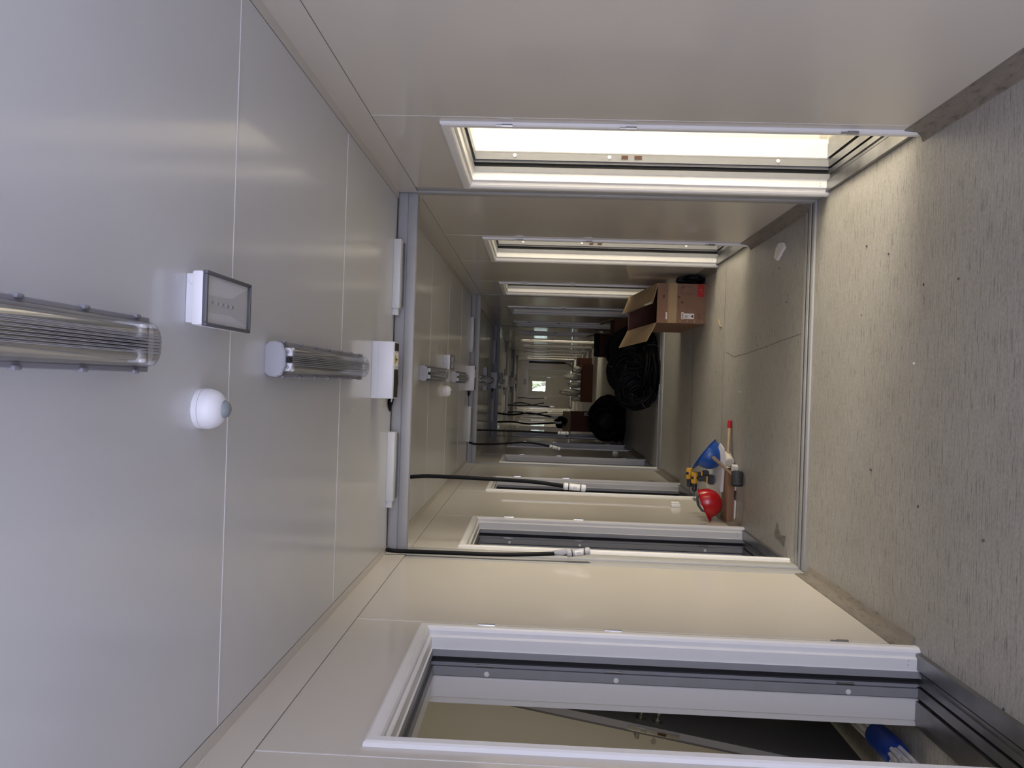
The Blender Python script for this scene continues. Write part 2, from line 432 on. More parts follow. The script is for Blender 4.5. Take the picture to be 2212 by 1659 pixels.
def doorway(n, s, d, hinge_far):
    y0, y1 = d; w = y1 - y0
    root = bpy.data.objects.new('door_%d' % n, None); C.objects.link(root); root.location = (0, y0, 0); struct(root)
    ps = []
    ps.append(ring(CAS, 0, w, ZT, s, ['white'] * 7).build('casing', root, smooth_angle=12))
    ps.append(ring(JAM, 0, w, ZT, s, ['white'] * 3).build('jamb', root, smooth_angle=12))
    ps.append(ring(GAS, 0, w, ZT, s, ['grey', 'black', 'black']).build('gasket', root, smooth_angle=12))
    ps.append(ring(INF, 0, w, ZT, s, ['dgrey', 'grey', 'dgrey', 'grey', 'dgrey']).build('inner_frame', root, smooth_angle=12))
    ps.append(ring(INJ, 0, w, ZT, s, ['white'] * 5).build('inner_jamb', root, smooth_angle=12))
    # steel sill
    m = MB()
    prof = [(.0, -.04), (.0, .002), (.004, .020), (.066, .020), (.070, .010), (.078, .010), (.080, .003), (.10, .003), (.10, .012), (.128, .012), (.128, .0), (.136, .0), (.136, .018), (.176, .020), (.182, .008), (.192, .008), (.192, .022), (.272, .022), (.274, .016), (.30, .016), (.30, -.04)]
    mt = ['darksteel'] * 3 + ['darksteel', 'black', 'black', 'darksteel', 'darksteel', 'darksteel', 'black', 'black', 'black', 'darksteel', 'black', 'black', 'darksteel', 'darksteel', 'darksteel', 'darksteel', 'darksteel']
    A = [m.bm.verts.new((s * (HW + x), .03, z)) for x, z in prof]; B = [m.bm.verts.new((s * (HW + x), w - .03, z)) for x, z in prof]
    for i in range(len(prof) - 1):
        f = m.bm.faces.new((A[i], A[i + 1], B[i + 1], B[i])); f.material_index = m.mi(mt[i])
    m.build('sill', root)
    yh = w - .002 if hinge_far else .002
    sg = -1 if hinge_far else 1
    for z in (1.80, 1.26, .31):
        m = MB(); yy = w + .004 if hinge_far else -.004
        yy = yh + (-.0 if hinge_far else .0)
        m.tube([(s * (HW - .016), yh, z - .035), (s * (HW - .016), yh, z + .012)], .008, 'chrome', 10)
        m.tube([(s * (HW - .016), yh, z + .012), (s * (HW - .016), yh, z + .038)], .005, 'chrome', 10)
        m.box((min(s * (HW - .013), s * (HW - .004)), yh - .004 if hinge_far else yh, z - .03), (max(s * (HW - .013), s * (HW - .004)), yh if hinge_far else yh + .004, z + .01), 'chrome')
        m.build('hinge', root)
        if hinge_far:
            m = MB(); ys = w - .060
            m.tube([(s * (HW + .135), ys - .004, z - .035), (s * (HW + .135), ys - .004, z + .036)], .0055, 'chrome', 10)
            m.build('inner_hinge', root)
        # bright screw cap on the far jamb
        m = MB(); ys = w - .074
        T = frame_T((s * (HW + .165), ys, z - .01), (0, 0, 1), (0, -1, 0))
        m.lathe([(.011, 0), (.010, .0016), (.003, .0022)], 'plastic', T, 14); m.build('screw_cap', root)
    ys = w - .0745
    if not hinge_far:
        m = MB()
        for z0, z1 in ((1.145, 1.182), (1.066, 1.108)):
            x = sorted((s * (HW + .157), s * (HW + .176)))
            m.box((x[0], ys - .0012, z0), (x[1], ys + .002, z1), 'print')
        m.build('strike_slot', root)
    # rivets in the foot of the jamb
    m = MB()
    for dx in (.032, .048):
        T = frame_T((s * (HW + dx), w - .0602, .055), (0, 0, 1), (0, -1, 0)); m.lathe([(.003, 0), (.0025, .0008)], 'lgrey', T, 8)
    m.build('rivet', root)
    return root
n = 1
for i, d in enumerate(RD):
    doorway(n, 1, d, False); n += 1
for i, d in enumerate(LD):
    doorway(n, -1, d, True); n += 1

# ------------------------------------------------------------------ portals between containers
for i, p in enumerate(PORTALS[1:]):
    m = MB()
    for s in (1, -1):
        def bx(x0, y0, x1, y1, z0, z1, mm, bev=.004):
            xx = sorted((s * x0, s * x1)); m.box((xx[0], y0, z0), (xx[1], y1, z1), mm, bev)
        a = p + PE[s][0] + .022; b = p + PE[s][1]; q = b - a
        bx(HW + .003, a, HW + .09, a + q * .42, -.02, H + .02, 'cover', .005)
        bx(HW + .012, a + q * .40, HW + .09, a + q * .48, -.02, H + .02, 'cover')
        bx(HW - .006, a + q * .46, HW + .09, a + q * .90, -.02, H - .1, 'cover', .010)
        bx(HW + .004, a + q * .88, HW + .09, b + .004, -.02, H + .02, 'lgrey')
    # head beam and its lip
    m.box((-HW - .09, p + .05, 2.44), (HW + .09, p + .09, H + .18), 'cover')
    m.box((-HW - .09, p - .02, 2.60), (HW + .09, p + .22, H + .16), 'cover')
    m.box((-HW - .06, p + .035, 2.383), (HW + .06, p + .085, 2.445), 'cover', .010)
    m.box((-HW - .06, p + .08, 2.45), (HW + .06, p + .22, 2.62), 'cover')
    m.box((-HW, p - .008, H - .004), (HW, p + .0, H + .14), 'black')
    # threshold
    m.box((-HW, p - .022, -.03), (HW, p + .015, .010), 'cover', .004)
    m.box((-HW, p + .012, -.03), (HW, p + .04, .006), 'dgrey')
    m.box((-HW, p + .04, -.03), (HW, p + .074, .010), 'cover', .002); m.box((-HW, p + .082, -.03), (HW, p + .088, .009), 'steel')
    m.box((-HW, p + .072, -.03), (HW, p + .10, .004), 'black')
    m.box((-HW, p + .10, -.03), (HW, p + .145, .006), 'cover', .003)
    struct(m.build('trim_%d' % (i + 1)))

# ------------------------------------------------------------------ far end wall with door
DN = n
m = MB(); ye = END
fx0, fx1, fz = -0.60, 0.69, 2.06
m.box((-HW - .05, ye, 0), (fx0, ye + .1, H), 'panel'); m.box((fx1, ye, 0), (HW + .05, ye + .1, H), 'panel'); m.box((fx0, ye, fz), (fx1, ye + .1, H), 'panel')
struct(m.build('wall_end'))
root = bpy.data.objects.new('door_%d' % DN, None); C.objects.link(root); root.location = (0, ye, 0); struct(root)
m = MB()
m.box((fx0, -.015, 0), (fx0 + .05, .09, fz), 'white', .004); m.box((fx1 - .05, -.015, 0), (fx1, .09, fz), 'white', .004)
m.box((fx0, -.015, fz - .05), (fx1, .09, fz), 'white', .004); m.build('door_frame', root)
m = MB(); lx0, lx1 = fx0 + .05, .36; wx0, wx1, wz0, wz1 = -.36, .11, 1.20, 1.82
for a, b in (((lx0, .03, .01), (wx0, .07, fz - .05)), ((wx1, .03, .01), (lx1, .07, fz - .05)), ((wx0, .03, .01), (wx1, .07, wz0)), ((wx0, .03, wz1), (wx1, .07, fz - .05))):
    m.box(a, b, 'roomwall')
m.build('door_leaf', root)
m = MB(); m.box((lx1 + .005, .03, .01), (fx1 - .05, .07, fz - .05), 'roomwall'); m.box((lx1 - .02, .018, .01), (lx1 + .03, .03, fz - .05), 'white'); m.build('side_leaf', root)
m = MB(); m.box((wx0, .045, wz0), (wx1, .055, wz1), 'glass'); m.build('window_glass', root)
m = MB(); m.box((wx0 - .02, .022, wz0 - .02), (wx1 + .02, .03, wz0), 'white'); m.box((wx0 - .02, .022, wz1), (wx1 + .02, .03, wz1 + .02), 'white')
m.box((wx0 - .02, .022, wz0), (wx0, .03, wz1), 'white'); m.box((wx1, .022, wz0), (wx1 + .02, .03, wz1), 'white'); m.build('window_bead', root)
m = MB(); m.tube([(.30, .03, 1.05), (.30, -.03, 1.05), (.19, -.03, 1.05)], .010, 'chrome'); m.box((.28, .02, .98), (.32, .031, 1.12), 'chrome'); m.build('handle', root)
m = MB(); m.box((.10, -.03, fz - .12), (.34, .03, fz - .06), 'lgrey', .005); m.build('door_closer', root)
m = MB(); m.box((-.06, ye - .03, 2.13), (.19, ye, 2.23), 'dgrey', .004); m.box((-.045, ye - .031, 2.145), (.175, ye - .029, 2.215), 'lgrey')
tag(m.build('sign_box'), 'small dark rectangular sign box above the door at the far end', 'sign')
m = MB(); m.box((.97, ye - .09, .30), (1.06, ye, 2.02), 'black', .01); m.build('tmp_strip')
o = bpy.data.objects['tmp_strip']; o.name = 'cable_duct'; tag(o, 'tall black duct in the right corner of the far end wall', 'duct')
m = MB(); m.tube([(1.0, ye - .12, .32), (.97, ye - .3, .2), (.9, ye - .6, .08), (.8, ye - 1.0, .02), (.6, ye - 1.3, .02)], .018, 'cable', 8)
tag(m.build('power_cable'), 'black cable running from the black duct down to the floor at the far end', 'cable')
# unseen lobby added around the camera to spread the fill light
m = MB(); m.box((-3.7, -4.4, -.08), (3.7, Y0, 0), 'floor'); struct(m.build('floor_added_lobby'))
m = MB()
for s in (1, -1):
    x0, x1 = sorted((s * 3.6, s * 3.7)); m.box((x0, -4.4, 0), (x1, Y0, .62), 'panel'); m.box((x0, -4.4, 2.38), (x1, Y0, H), 'panel')
    m.box((x0, -4.4, .62), (x1, -3.72, 2.38), 'panel'); m.box((x0, .52, .62), (x1, Y0, 2.38), 'panel')
    x0, x1 = sorted((s * 3.66, s * 3.68)); m.box((x0, -3.72, .62), (x1, .52, 2.38), 'roomwall')
    x0, x1 = sorted((s * (HW + .0), s * 3.7)); m.box((x0, Y0, 0), (x1, Y0 + .08, H), 'panel')
m.box((-3.7, -4.5, 0), (3.7, -4.4, H), 'panel'); struct(m.build('wall_added_lobby'))

# tree outside the far door
t = thing('tree', 'yellow-green tree seen through the window of the far door', 'tree', (0, 41, -.5))
m = MB(); m.tube([(0, 0, 0), (.05, 0, 1.0), (-.1, .1, 2.2), (.1, 0, 3.6)], [.16, .12, .09, .04], 'bark')
for a in range(7):
    an = a * 0.9; m.tube([(-.05, .05, 1.2 + .25 * a), (math.cos(an) * .5, math.sin(an) * .5, 1.7 + .3 * a), (math.cos(an) * 1.0, math.sin(an) * .9, 2.1 + .3 * a)], [.05, .03, .01], 'bark', 6)
m.build('trunk', t)
m = MB(); rng = random.Random(3)
for k in range(1500):
    a = rng.uniform(0, 2 * pi); r = 1.9 * rng.random() ** .5; z = rng.uniform(.6, 4.2)
    c = Vector((r * math.cos(a), r * math.sin(a) * .8, z)); s_ = rng.uniform(.05, .11)
    R = Euler((rng.uniform(0, 6), rng.uniform(0, 6), rng.uniform(0, 6))).to_matrix()
    m.quad([c + R @ Vector(p) * s_ for p in ((-1, 0, 0), (0, -.5, 0), (1, 0, 0), (0, .5, 0))], 'leaf')
m.build('foliage', t)

# ------------------------------------------------------------------ ceiling fittings
def ordinal_bay(k): return ['bay nearest the camera', 'second bay', 'third bay', 'fourth bay', 'fifth bay', 'last bay'][k]

L = 1.08
lum = thing('ceiling_light', '', 'light', (0.01, 2.21, H), group='tube light fittings along the ceiling')
m = MB()   # grey base tray with rounded ends
m.prism([(-.046, 0), (-.054, -.012), (-.056, -.040), (.056, -.040), (.054, -.012), (.046, 0)], .005, L - .012, 'lgrey', ax=1)
m.box((-.0585, .0, -.046), (.0585, L, -.037), 'clipgrey', .003)
m.prism([(-.044, 0), (-.056, -.014), (-.058, -.040), (-.05, -.055), (-.02, -.066), (.02, -.066), (.05, -.055), (.058, -.040), (.056, -.014), (.044, 0)], -.002, .014, 'lgrey', ax=1, bev=.003)
m.build('base', lum)
m = MB()   # ribbed clear cover
pr = []
for k in range(25):
    a = pi * k / 24; x = -.049 * math.cos(a); z = -.045 - .040 * (math.sin(a) ** .6) - (.0014 if k % 2 and 6 < k < 18 else 0)
    pr.append((x, z))
A = [m.bm.verts.new((x, .012, z)) for x, z in pr]; B = [m.bm.verts.new((x, L - .03, z)) for x, z in pr]
Cc = [m.bm.verts.new((x * .93, L - .008, -.045 + (z + .045) * .80)) for x, z in pr]; D = [m.bm.verts.new((x * .85, L - .002, -.045 + (z + .045) * .3)) for x, z in pr]
for P_, Q_ in ((A, B), (B, Cc), (Cc, D)):
    for i in range(24):
        f = m.bm.faces.new((P_[i], P_[i + 1], Q_[i + 1], Q_[i])); f.material_index = m.mi('ribcover')
for k in range(9, 16):
    x, z = pr[k]; x2, z2 = pr[k][0] + .0011, pr[k][1]
    m.box((x - .0006, .014, z - .0012), (x + .0006, L - .032, z - .0002), 'lgrey')
    m.box((x + .0018, .014, z - .0012), (x + .0026, L - .032, z - .0002), 'lgrey')
m.build('cover', lum, smooth_angle=80)
m = MB(); m.box((-.040, .05, -.052), (.040, L - .06, -.046), 'offplastic'); m.box((-.006, .05, -.060), (.006, L - .06, -.052), 'dgrey')
m.build('reflector', lum)
for x in (-.025, .025):
    m = MB(); m.tube([(x, .055, -.063), (x, L - .075, -.063)], .0105, 'tubeglass', 12); m.build('tube', lum)
    for y in (.045, L - .075):
        m = MB(); m.box((x - .014, y - .012, -.080), (x + .014, y + .010, -.048), 'plastic', .004); m.tube([(x, y - .013, -.063), (x, y - .0155, -.063)], .006, 'lgrey', 8); m.build('lamp_holder', lum)
for k in range(7):
    y = .04 + (L - .09) * k / 6
    for s in (-1, 1):
        m = MB(); m.box((s * .0575 - .0045, y - .009, -.052), (s * .0575 + .0045, y + .009, -.036), 'clipgrey', .003); m.build('clip', lum)
m = MB()
for s in (-1, 1): m.box((s * .0535 - .005, .004, -.040), (s * .0535 + .005, L - .004, -.036), 'black')
m.build('gasket', lum)
lum['label'] = 'unlit tube light running up to the white breaker box in the bay nearest the camera'
lx = [(0.012, 0.38, 'large unlit tube light cut off by the left edge of the photo')]
for k in range(1, 6):
    b = ordinal_bay(k)
    lx.append((0.012, 5.15 + (k - 1) * PER, 'unlit tube light at the near end of the ceiling in the ' + b))
    lx.append((0.004, 7.05 + (k - 1) * PER, 'unlit tube light just before the white breaker box in the ' + b))
for x, y, lab in lx: dup(lum, (x, y, H), label=lab)

em = thing('emergency_light', 'white box emergency light with dark framed clear face, closest to the camera', 'light', (.138, 1.76, H), group='emergency lights on the ceiling')
m = MB(); m.box((-.058, -.065, -.034), (.066, .10, 0), 'plastic', .004); m.build('mounting_box', em)
m = MB(); m.box((-.066, -.105, -.064), (.068, .155, -.034), 'plastic', .007); m.build('housing', em)
m = MB()
for a, b in (((-.067, -.106, -.074), (-.058, .156, -.062)), ((.060, -.106, -.074), (.069, .156, -.062)), ((-.058, -.106, -.074), (.060, -.097, -.062)), ((-.058, .147, -.074), (.060, .156, -.062))):
    m.box(a, b, 'dgrey', .002)
m.build('face_frame', em)
m = MB(); m.box((-.058, -.097, -.0725), (.060, .147, -.070), 'clear'); m.build('clear_face', em)
m = MB(); m.box((-.058, -.097, -.0655), (.060, .147, -.0635), 'plastic')
m.prism([(-.03, -.09), (.01, -.09), (.016, .05), (.05, .14), (-.045, .14), (-.028, .05)], -.067, -.0655, 'offplastic')
for k in range(5): m.box((-.010, -.07 + k * .028, -.069), (-.002, -.058 + k * .028, -.067), 'lgrey')
m.build('reflector', em)
m = MB(); T = frame_T((.050, -.065, -.018), (1, 0, 0), (0, -1, 0)); m.lathe([(.012, 0), (.012, .004), (.009, .006)], 'plastic', T, 20); m.build('cap', em)

pir = thing('motion_sensor', 'round white motion sensor with a grey lens, closest to the camera', 'sensor', (-.137, 1.79, H), group='motion sensors on the ceiling')
m = MB(); m.lathe([(.052, 0), (.053, -.008), (.053, -.014)], 'plastic'); m.build('base', pir)
m = MB(); m.lathe([(.053, -.015), (.0535, -.024), (.051, -.036), (.046, -.047), (.038, -.056), (.026, -.063), (.018, -.064)], 'plastic'); m.build('housing', pir)
m = MB(); T = frame_T((0, .004, -.058), (1, 0, 0), (0, -.05, -1)); m.lathe([(.024, 0), (.0235, .007), (.020, .013), (.013, .018), (.004, .020)], 'lens', T); m.build('lens', pir)
m = MB(); T = frame_T((.012, -.040, -.050), (1, 0, 0), (.2, -.7, -.6)); m.lathe([(.0028, -.003), (.0028, .0005)], 'black', T, 10); m.build('led_window', pir)

bb = thing('breaker_box', 'white breaker box with yellow warning sticker below the cable gap, closest to the camera', 'breaker box', (0.006, 3.66, H), group='breaker boxes on the ceiling')
m = MB(); m.box((-.152, 0, -.114), (.152, .135, 0), 'plastic', .003); m.box((-.15, -.0012, -.036), (.15, .0, -.034), 'offplastic'); m.build('housing', bb)
m = MB()
for x in (-.053, -.001, .047):
    T = frame_T((x, .0003, -.050), (1, 0, 0), (0, -1, 0)); m.lathe([(.0115, 0), (.0115, .0012), (.0095, .0014), (.0092, .0006)], 'plastic', T, 20)
k_ = m.build('knockout', bb)
m = MB(); m.box((-.150, .012, -.1165), (.150, .124, -.1135), 'offplastic', .001); m.build('door', bb)
d_ = bpy.data.objects[[c.name for c in kids(bb) if c.name.startswith('door')][0]]; d_.name = 'cover_panel'
m = MB(); m.box((-.146, .02, -.1185), (.005, .118, -.116), 'black'); m.box((.105, .02, -.1185), (.146, .118, -.116), 'black'); m.build('breaker_window', bb)
m = MB(); m.box((.022, .012, -.1172), (.095, .122, -.1165), 'label'); m.prism([(.028, .02), (.088, .02), (.058, .112)], -.1178, -.1172, 'warn')
m.prism([(.054, .045), (.062, .045), (.060, .09), (.056, .09)], -.1181, -.1178, 'black'); m.build('warning_sticker', bb)

for k in range(1, 6):
    y = (k) * PER
    b = ordinal_bay(k)
    dup(em, (.138, 1.76 + y, H), label='white emergency light box on the ceiling of the ' + b)
    dup(pir, (-.137, 1.79 + y, H), label='round white motion sensor on the ceiling of the ' + b)
    if k < 5: dup(bb, (0.006, 3.66 + y, H), label='white breaker box on the ceiling at the far end of the ' + b)

# trunking boxes tucked under the ceiling edge at each portal, and the thick cable feeding the breaker box
tr = thing('cable_trunking', '', 'trunking', (.59, P1 - .075, H), group='trunking boxes at the ceiling gaps')
m = MB(); m.box((-.207, 0, -.044), (.207, .062, 0), 'offplastic', .003); m.build('housing', tr)
m = MB(); m.box((-.195, .062, -.050), (.195, .085, -.01), 'dgrey', .002); m.build('back_plate', tr)
m = MB(); m.box((-.247, .010, -.036), (-.207, .05, 0), 'offplastic', .003); m.build('end_piece', tr)
tr['label'] = 'pale trunking box at the ceiling gap of the first frame, on the right'
for i, p in enumerate(PORTALS[1:]):
    nmf = ['first', 'second', 'third', 'fourth', 'fifth', 'sixth'][i]
    if i: dup(tr, (.59, p - .075, H), label='pale trunking box at the ceiling gap of the %s frame, on the right' % nmf)
    dup(tr, (-.565, p - .075, H), rot=(0, 0, 0), label='pale trunking box at the ceiling gap of the %s frame, on the left' % nmf)
    m = MB(); y = p - .06
    m.tube([(.02, y - .12, 2.455), (-.02, y - .09, 2.450), (-.07, y - .075, 2.452), (-.13, y - .06, 2.468), (-.19, y - .03, 2.49), (-.24, y + .05, 2.52)], .017, 'cable', 12)
    o = m.build('feed_cable'); tag(o, 'short thick black cable looping from the breaker box into the gap at the %s frame' % nmf, 'cable', 'feed cables at the ceiling gaps')
    m = MB(); m.tube([(.04, y - .16, 2.46), (-.04, y - .13, 2.445), (-.10, y - .10, 2.452), (-.17, y - .06, 2.474), (-.21, y, 2.51)], .004, 'plastic', 6)
    w_ = m.build('white_wire', o)
    m = MB(); m.box((.0, y - .185, 2.445), (.075, y - .11, 2.5), 'offplastic', .003)
    m.build('cable_gland', o)

# ------------------------------------------------------------------ hanging supply cables with couplers
def catmull(P, n=8):
    P = [Vector(p) for p in P]; P = [P[0] * 2 - P[1]] + P + [P[-1] * 2 - P[-2]]; out = []
    for i in range(1, len(P) - 2):
        for k in range(n):
            t = k / n; a, b, c, d = P[i - 1:i + 3]
            out.append(.5 * ((2 * b) + (c - a) * t + (2 * a - 5 * b + 4 * c - d) * t * t + (3 * b - a - 3 * c + d) * t ** 3))
    out.append(P[-2]); return out
def hanging(path, tip, label, clamp=False, lab=True, r=.0125):
    t = thing('power_cable', label, 'cable', path[0], group='supply cables hanging at the frames')
    o = Vector(path[0])
    m = MB(); m.tube([p - o for p in catmull(path)], r, 'cable', 10); m.build('sheath', t)
    a = Vector(path[-1]) - o; b = Vector(tip) - o; ax = (b - a).normalized(); Ln = (b - a).length
    T = frame_T(a, (1, 0, 0), ax)
    m = MB()
    m.lathe([(.014, -.004), (.020, 0), (.0225, .004), (.0225, .026), (.020, .028), (.0205, .034), (.0215, .036), (.0215, Ln - .036), (.0205, Ln - .034), (.020, Ln - .028), (.0225, Ln - .026), (.0225, Ln - .008), (.019, Ln), (.010, Ln + .001)], 'lgrey' if clamp else 'offplastic', T, 24)
    c = m.build('coupler', t)
    m = MB()
    for h in (.030, Ln - .033): m.lathe([(.0212, h - .003), (.0218, h - .002), (.0218, h + .002), (.0212, h + .003)], 'black', T, 24)
    m.build('seal_ring', c)
    if lab:
        m = MB(); T2 = T
        pts = []
        for k in range(7):
            an = -pi / 2 - .7 + 1.4 * k / 6
            pts.append((.0219 * math.cos(an), .0219 * math.sin(an)))
        # label wraps the side that faces the corridor
        n0 = T.to_3x3().inverted() @ Vector((0, -1, 0)); base = math.atan2(n0.y, n0.x)
        for k in range(6):
            a0, a1 = base - .7 + 1.4 * k / 6, base - .7 + 1.4 * (k + 1) / 6
            m.quad([T @ Vector((.0219 * math.cos(a0), .0219 * math.sin(a0), Ln * .34)), T @ Vector((.0219 * math.cos(a1), .0219 * math.sin(a1), Ln * .34)), T @ Vector((.0219 * math.cos(a1), .0219 * math.sin(a1), Ln * .68)), T @ Vector((.0219 * math.cos(a0), .0219 * math.sin(a0), Ln * .68))], 'label')
        for k in range(5):
            a0 = base - .35 + .14 * k
            m.quad([T @ Vector((.0221 * math.cos(a0), .0221 * math.sin(a0), Ln * .40)), T @ Vector((.0221 * math.cos(a0 + .07), .0221 * math.sin(a0 + .07), Ln * .40)), T @ Vector((.0221 * math.cos(a0 + .07), .0221 * math.sin(a0 + .07), Ln * .60)), T @ Vector((.0221 * math.cos(a0), .0221 * math.sin(a0), Ln * .60))], 'lgrey')
        m.build('sticker', c)
    if clamp:
        m = MB(); m.box((-.016, -.012, -.005), (.016, .012, .075), 'lgrey', .004, T=frame_T(a - ax * .075 + Vector((.012, 0, 0)), (1, 0, 0), ax)); m.build('clamp', t)
    return t
hanging([(-1.062, 4.13, 2.49), (-1.074, 4.15, 2.43), (-1.075, 4.16, 2.30), (-1.074, 4.16, 2.05), (-1.070, 4.16, 1.76), (-1.052, 4.165, 1.47), (-1.050, 4.165, 1.405)], (-1.028, 4.165, 1.27), 'black cable with grey coupler hanging at the first frame, closest to the camera', clamp=True)
hanging([(-.672, 4.42, 2.48), (-.662, 4.44, 2.38), (-.657, 4.45, 2.25), (-.661, 4.45, 1.895), (-.668, 4.45, 1.628), (-.688, 4.45, 1.426)], (-.697, 4.45, 1.287), 'black cable and white labelled coupler hanging in front of the second left doorway')
hanging([(-.828, 9.0, 2.47), (-.846, 9.03, 2.38), (-.835, 9.04, 2.1), (-.805, 9.04, 1.79), (-.812, 9.04, 1.60), (-.841, 9.04, 1.425)], (-.872, 9.04, 1.29), 'curved black cable and coupler hanging from the ceiling edge of the second frame', lab=False)
hanging([(-.680, 9.25, 2.47), (-.678, 9.26, 2.3), (-.675, 9.26, 1.844), (-.681, 9.26, 1.317)], (-.682, 9.26, 1.175), 'straight black cable with white coupler hanging just past the second frame', lab=False)
for k, (x, y, z0, bend) in enumerate([(-.83, 13.92, 1.22, .02), (-.64, 14.0, 1.30, -.03), (-.83, 18.72, 1.30, .03), (-.62, 18.8, 1.25, -.01), (-.72, 23.5, 1.35, .04), (-.62, 28.3, 1.3, .02)]):
    lab = ['left black cable hanging at the third frame', 'right black cable hanging at the third frame', 'left black cable hanging at the fourth frame', 'right black cable hanging at the fourth frame', 'single black cable hanging at the fifth frame', 'single black cable hanging at the sixth frame'][k]
    hanging([(x, y, 2.48), (x + bend, y, 2.1), (x - bend * .5, y, 1.75), (x + bend, y, z0 + .1), (x + bend * 1.5, y, z0)], (x + bend * 2, y, z0 - .12), lab, lab=False, r=.017)

# wall sockets low on the left wall
def socket(y, z, label):
    t = thing('wall_socket', label, 'socket', (-HW, y, z), group='sockets on the left wall')
    m = MB(); m.box((0, -.042, -.042), (.030, .042, .042), 'sockets', .006); m.build('back_box', t)
    m = MB(); m.box((.030, -.036, -.032), (.044, .036, .040), 'sockets', .004); m.build('hinged_lid', t)
    return t
socket(6.27, .345, 'white surface socket low on the left wall behind the tools')
socket(11.05, .345, 'white surface socket low on the left wall past the second frame')
m = MB(); m.box((-HW, 6.255, .39), (-HW + .010, 6.272, 1.9), 'panel'); tag(m.build('surface_conduit'), 'thin pale conduit strip rising from the left wall socket behind the tools', 'conduit')

# ------------------------------------------------------------------ open tilted door leaf and bundle in the first left room
t = thing('loose_door', 'grey door leaf leaning inside the first room on the left, keys in its lock', 'door', (0, 0, 0))
p0 = Vector((-1.79, 3.22, .03)); up = Vector((.235, .03, 1.56 - .03)).normalized()
T = frame_T(p0, (1, 0, 0), up)      # local: x thickness, y into the room, z up the leaf
m = MB(); m.box((-.022, 0, 0), (.022, .84, 2.0), 'doorleaf', .003, T=T); m.box((-.010, -.002, .02), (.022, .001, 1.98), 'lgrey', T=T); m.build('leaf', t)
zl = 1.02
m = MB(); m.box((-.011, -.005, zl - .13), (.011, -.001, zl + .11), 'steel', .002, T=T); m.box((-.006, -.010, zl + .02), (.006, -.004, zl + .05), 'chrome', T=T); m.box((-.006, -.007, zl - .07), (.006, -.004, zl - .03), 'print', T=T); m.build('lock_plate', t)
for s, nm in ((1, 'near'), (-1, 'far')):
    m = MB()
    m.lathe([(.026, 0), (.026, .006), (.02, .009)], 'chrome', T @ frame_T((s * .022, .065, zl + .045), (0, 1, 0), (s, 0, 0)), 20)
    m.tube([T @ Vector(p) for p in ((s * .03, .065, zl + .045), (s * .07, .065, zl + .045), (s * .075, .085, zl + .045), (s * .075, .18, zl + .04))], .0095, 'chrome', 10)
    m.build('lever_handle', t)
    m = MB()
    m.lathe([(.024, 0), (.024, .006), (.018, .009)], 'chrome', T @ frame_T((s * .022, .065, zl - .035), (0, 1, 0), (s, 0, 0)), 20)
    m.box((-.006, -.010, .008), (.006, .010, .014), 'chrome', T=T @ frame_T((s * .022, .065, zl - .035), (0, 1, 0), (s, 0, 0)))
    m.build('lock_rose', t)
    m = MB(); Tk = T @ frame_T((s * .036, .065, zl - .035), (0, 0, 1), (s, 0, 0))
    m.box((-.004, -.001, 0), (.004, .001, .025), 'chrome', T=Tk); m.lathe([(.013, -.0012), (.013, .0012)], 'chrome', Tk @ frame_T((0, 0, .037), (1, 0, 0), (0, 1, 0)), 16)
    m.build('key', t)

t = thing('pipe_bundle', 'thin white pipes wrapped in blue plastic on the floor of the nearest left room', 'bundle', (0, 0, 0))
T = frame_T((-1.552, 3.60, .062), (0, 0, 1), (.012, -1, 0)); rng = random.Random(5)
m = MB()
for k in range(19):
    rr = .040 * math.sqrt((k + .5) / 19); an = k * 2.399
    e1 = .74 + rng.uniform(-.05, .03); e0 = rng.uniform(-.06, .06)
    m.tube([T @ Vector((rr * 1.15 * math.cos(an) - .0, rr * 1.6 * math.sin(an), e0)), T @ Vector((rr * math.cos(an), rr * math.sin(an), .45)), T @ Vector((rr * math.cos(an), rr * math.sin(an), e1))], .0095, 'conduit', 8)
m.build('pipes', t)
m = MB(); m.lathe([(.044, .455), (.053, .465), (.056, .50), (.053, .54), (.057, .58), (.054, .62), (.050, .645)], 'bluebag', T, 20); m.build('blue_wrap', t)

# ------------------------------------------------------------------ cartons
def text_mesh(s, size, mname, parent, name, M4):
    cu = bpy.data.curves.new(name, 'FONT'); cu.body = s; cu.size = size; cu.align_x = 'CENTER'; cu.align_y = 'CENTER'; cu.extrude = .0004
    o = bpy.data.objects.new(name, cu); C.objects.link(o)
    dg = bpy.context.evaluated_depsgraph_get(); me = bpy.data.meshes.new_from_object(o.evaluated_get(dg)); me.transform(M4)
    bpy.data.objects.remove(o); me.materials.clear(); me.materials.append(M[mname])
    q = bpy.data.objects.new(name, me); C.objects.link(q); q.parent = parent; return q

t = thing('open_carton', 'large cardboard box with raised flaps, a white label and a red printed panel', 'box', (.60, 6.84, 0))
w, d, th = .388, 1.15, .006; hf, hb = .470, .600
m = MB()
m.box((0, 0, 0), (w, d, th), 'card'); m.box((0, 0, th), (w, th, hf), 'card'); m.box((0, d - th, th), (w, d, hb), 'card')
for x in (0, w - th): m.prism([(th, th), (d - th, th), (d - th, hb), (th, hf)], x, x + th, 'card', ax=0)
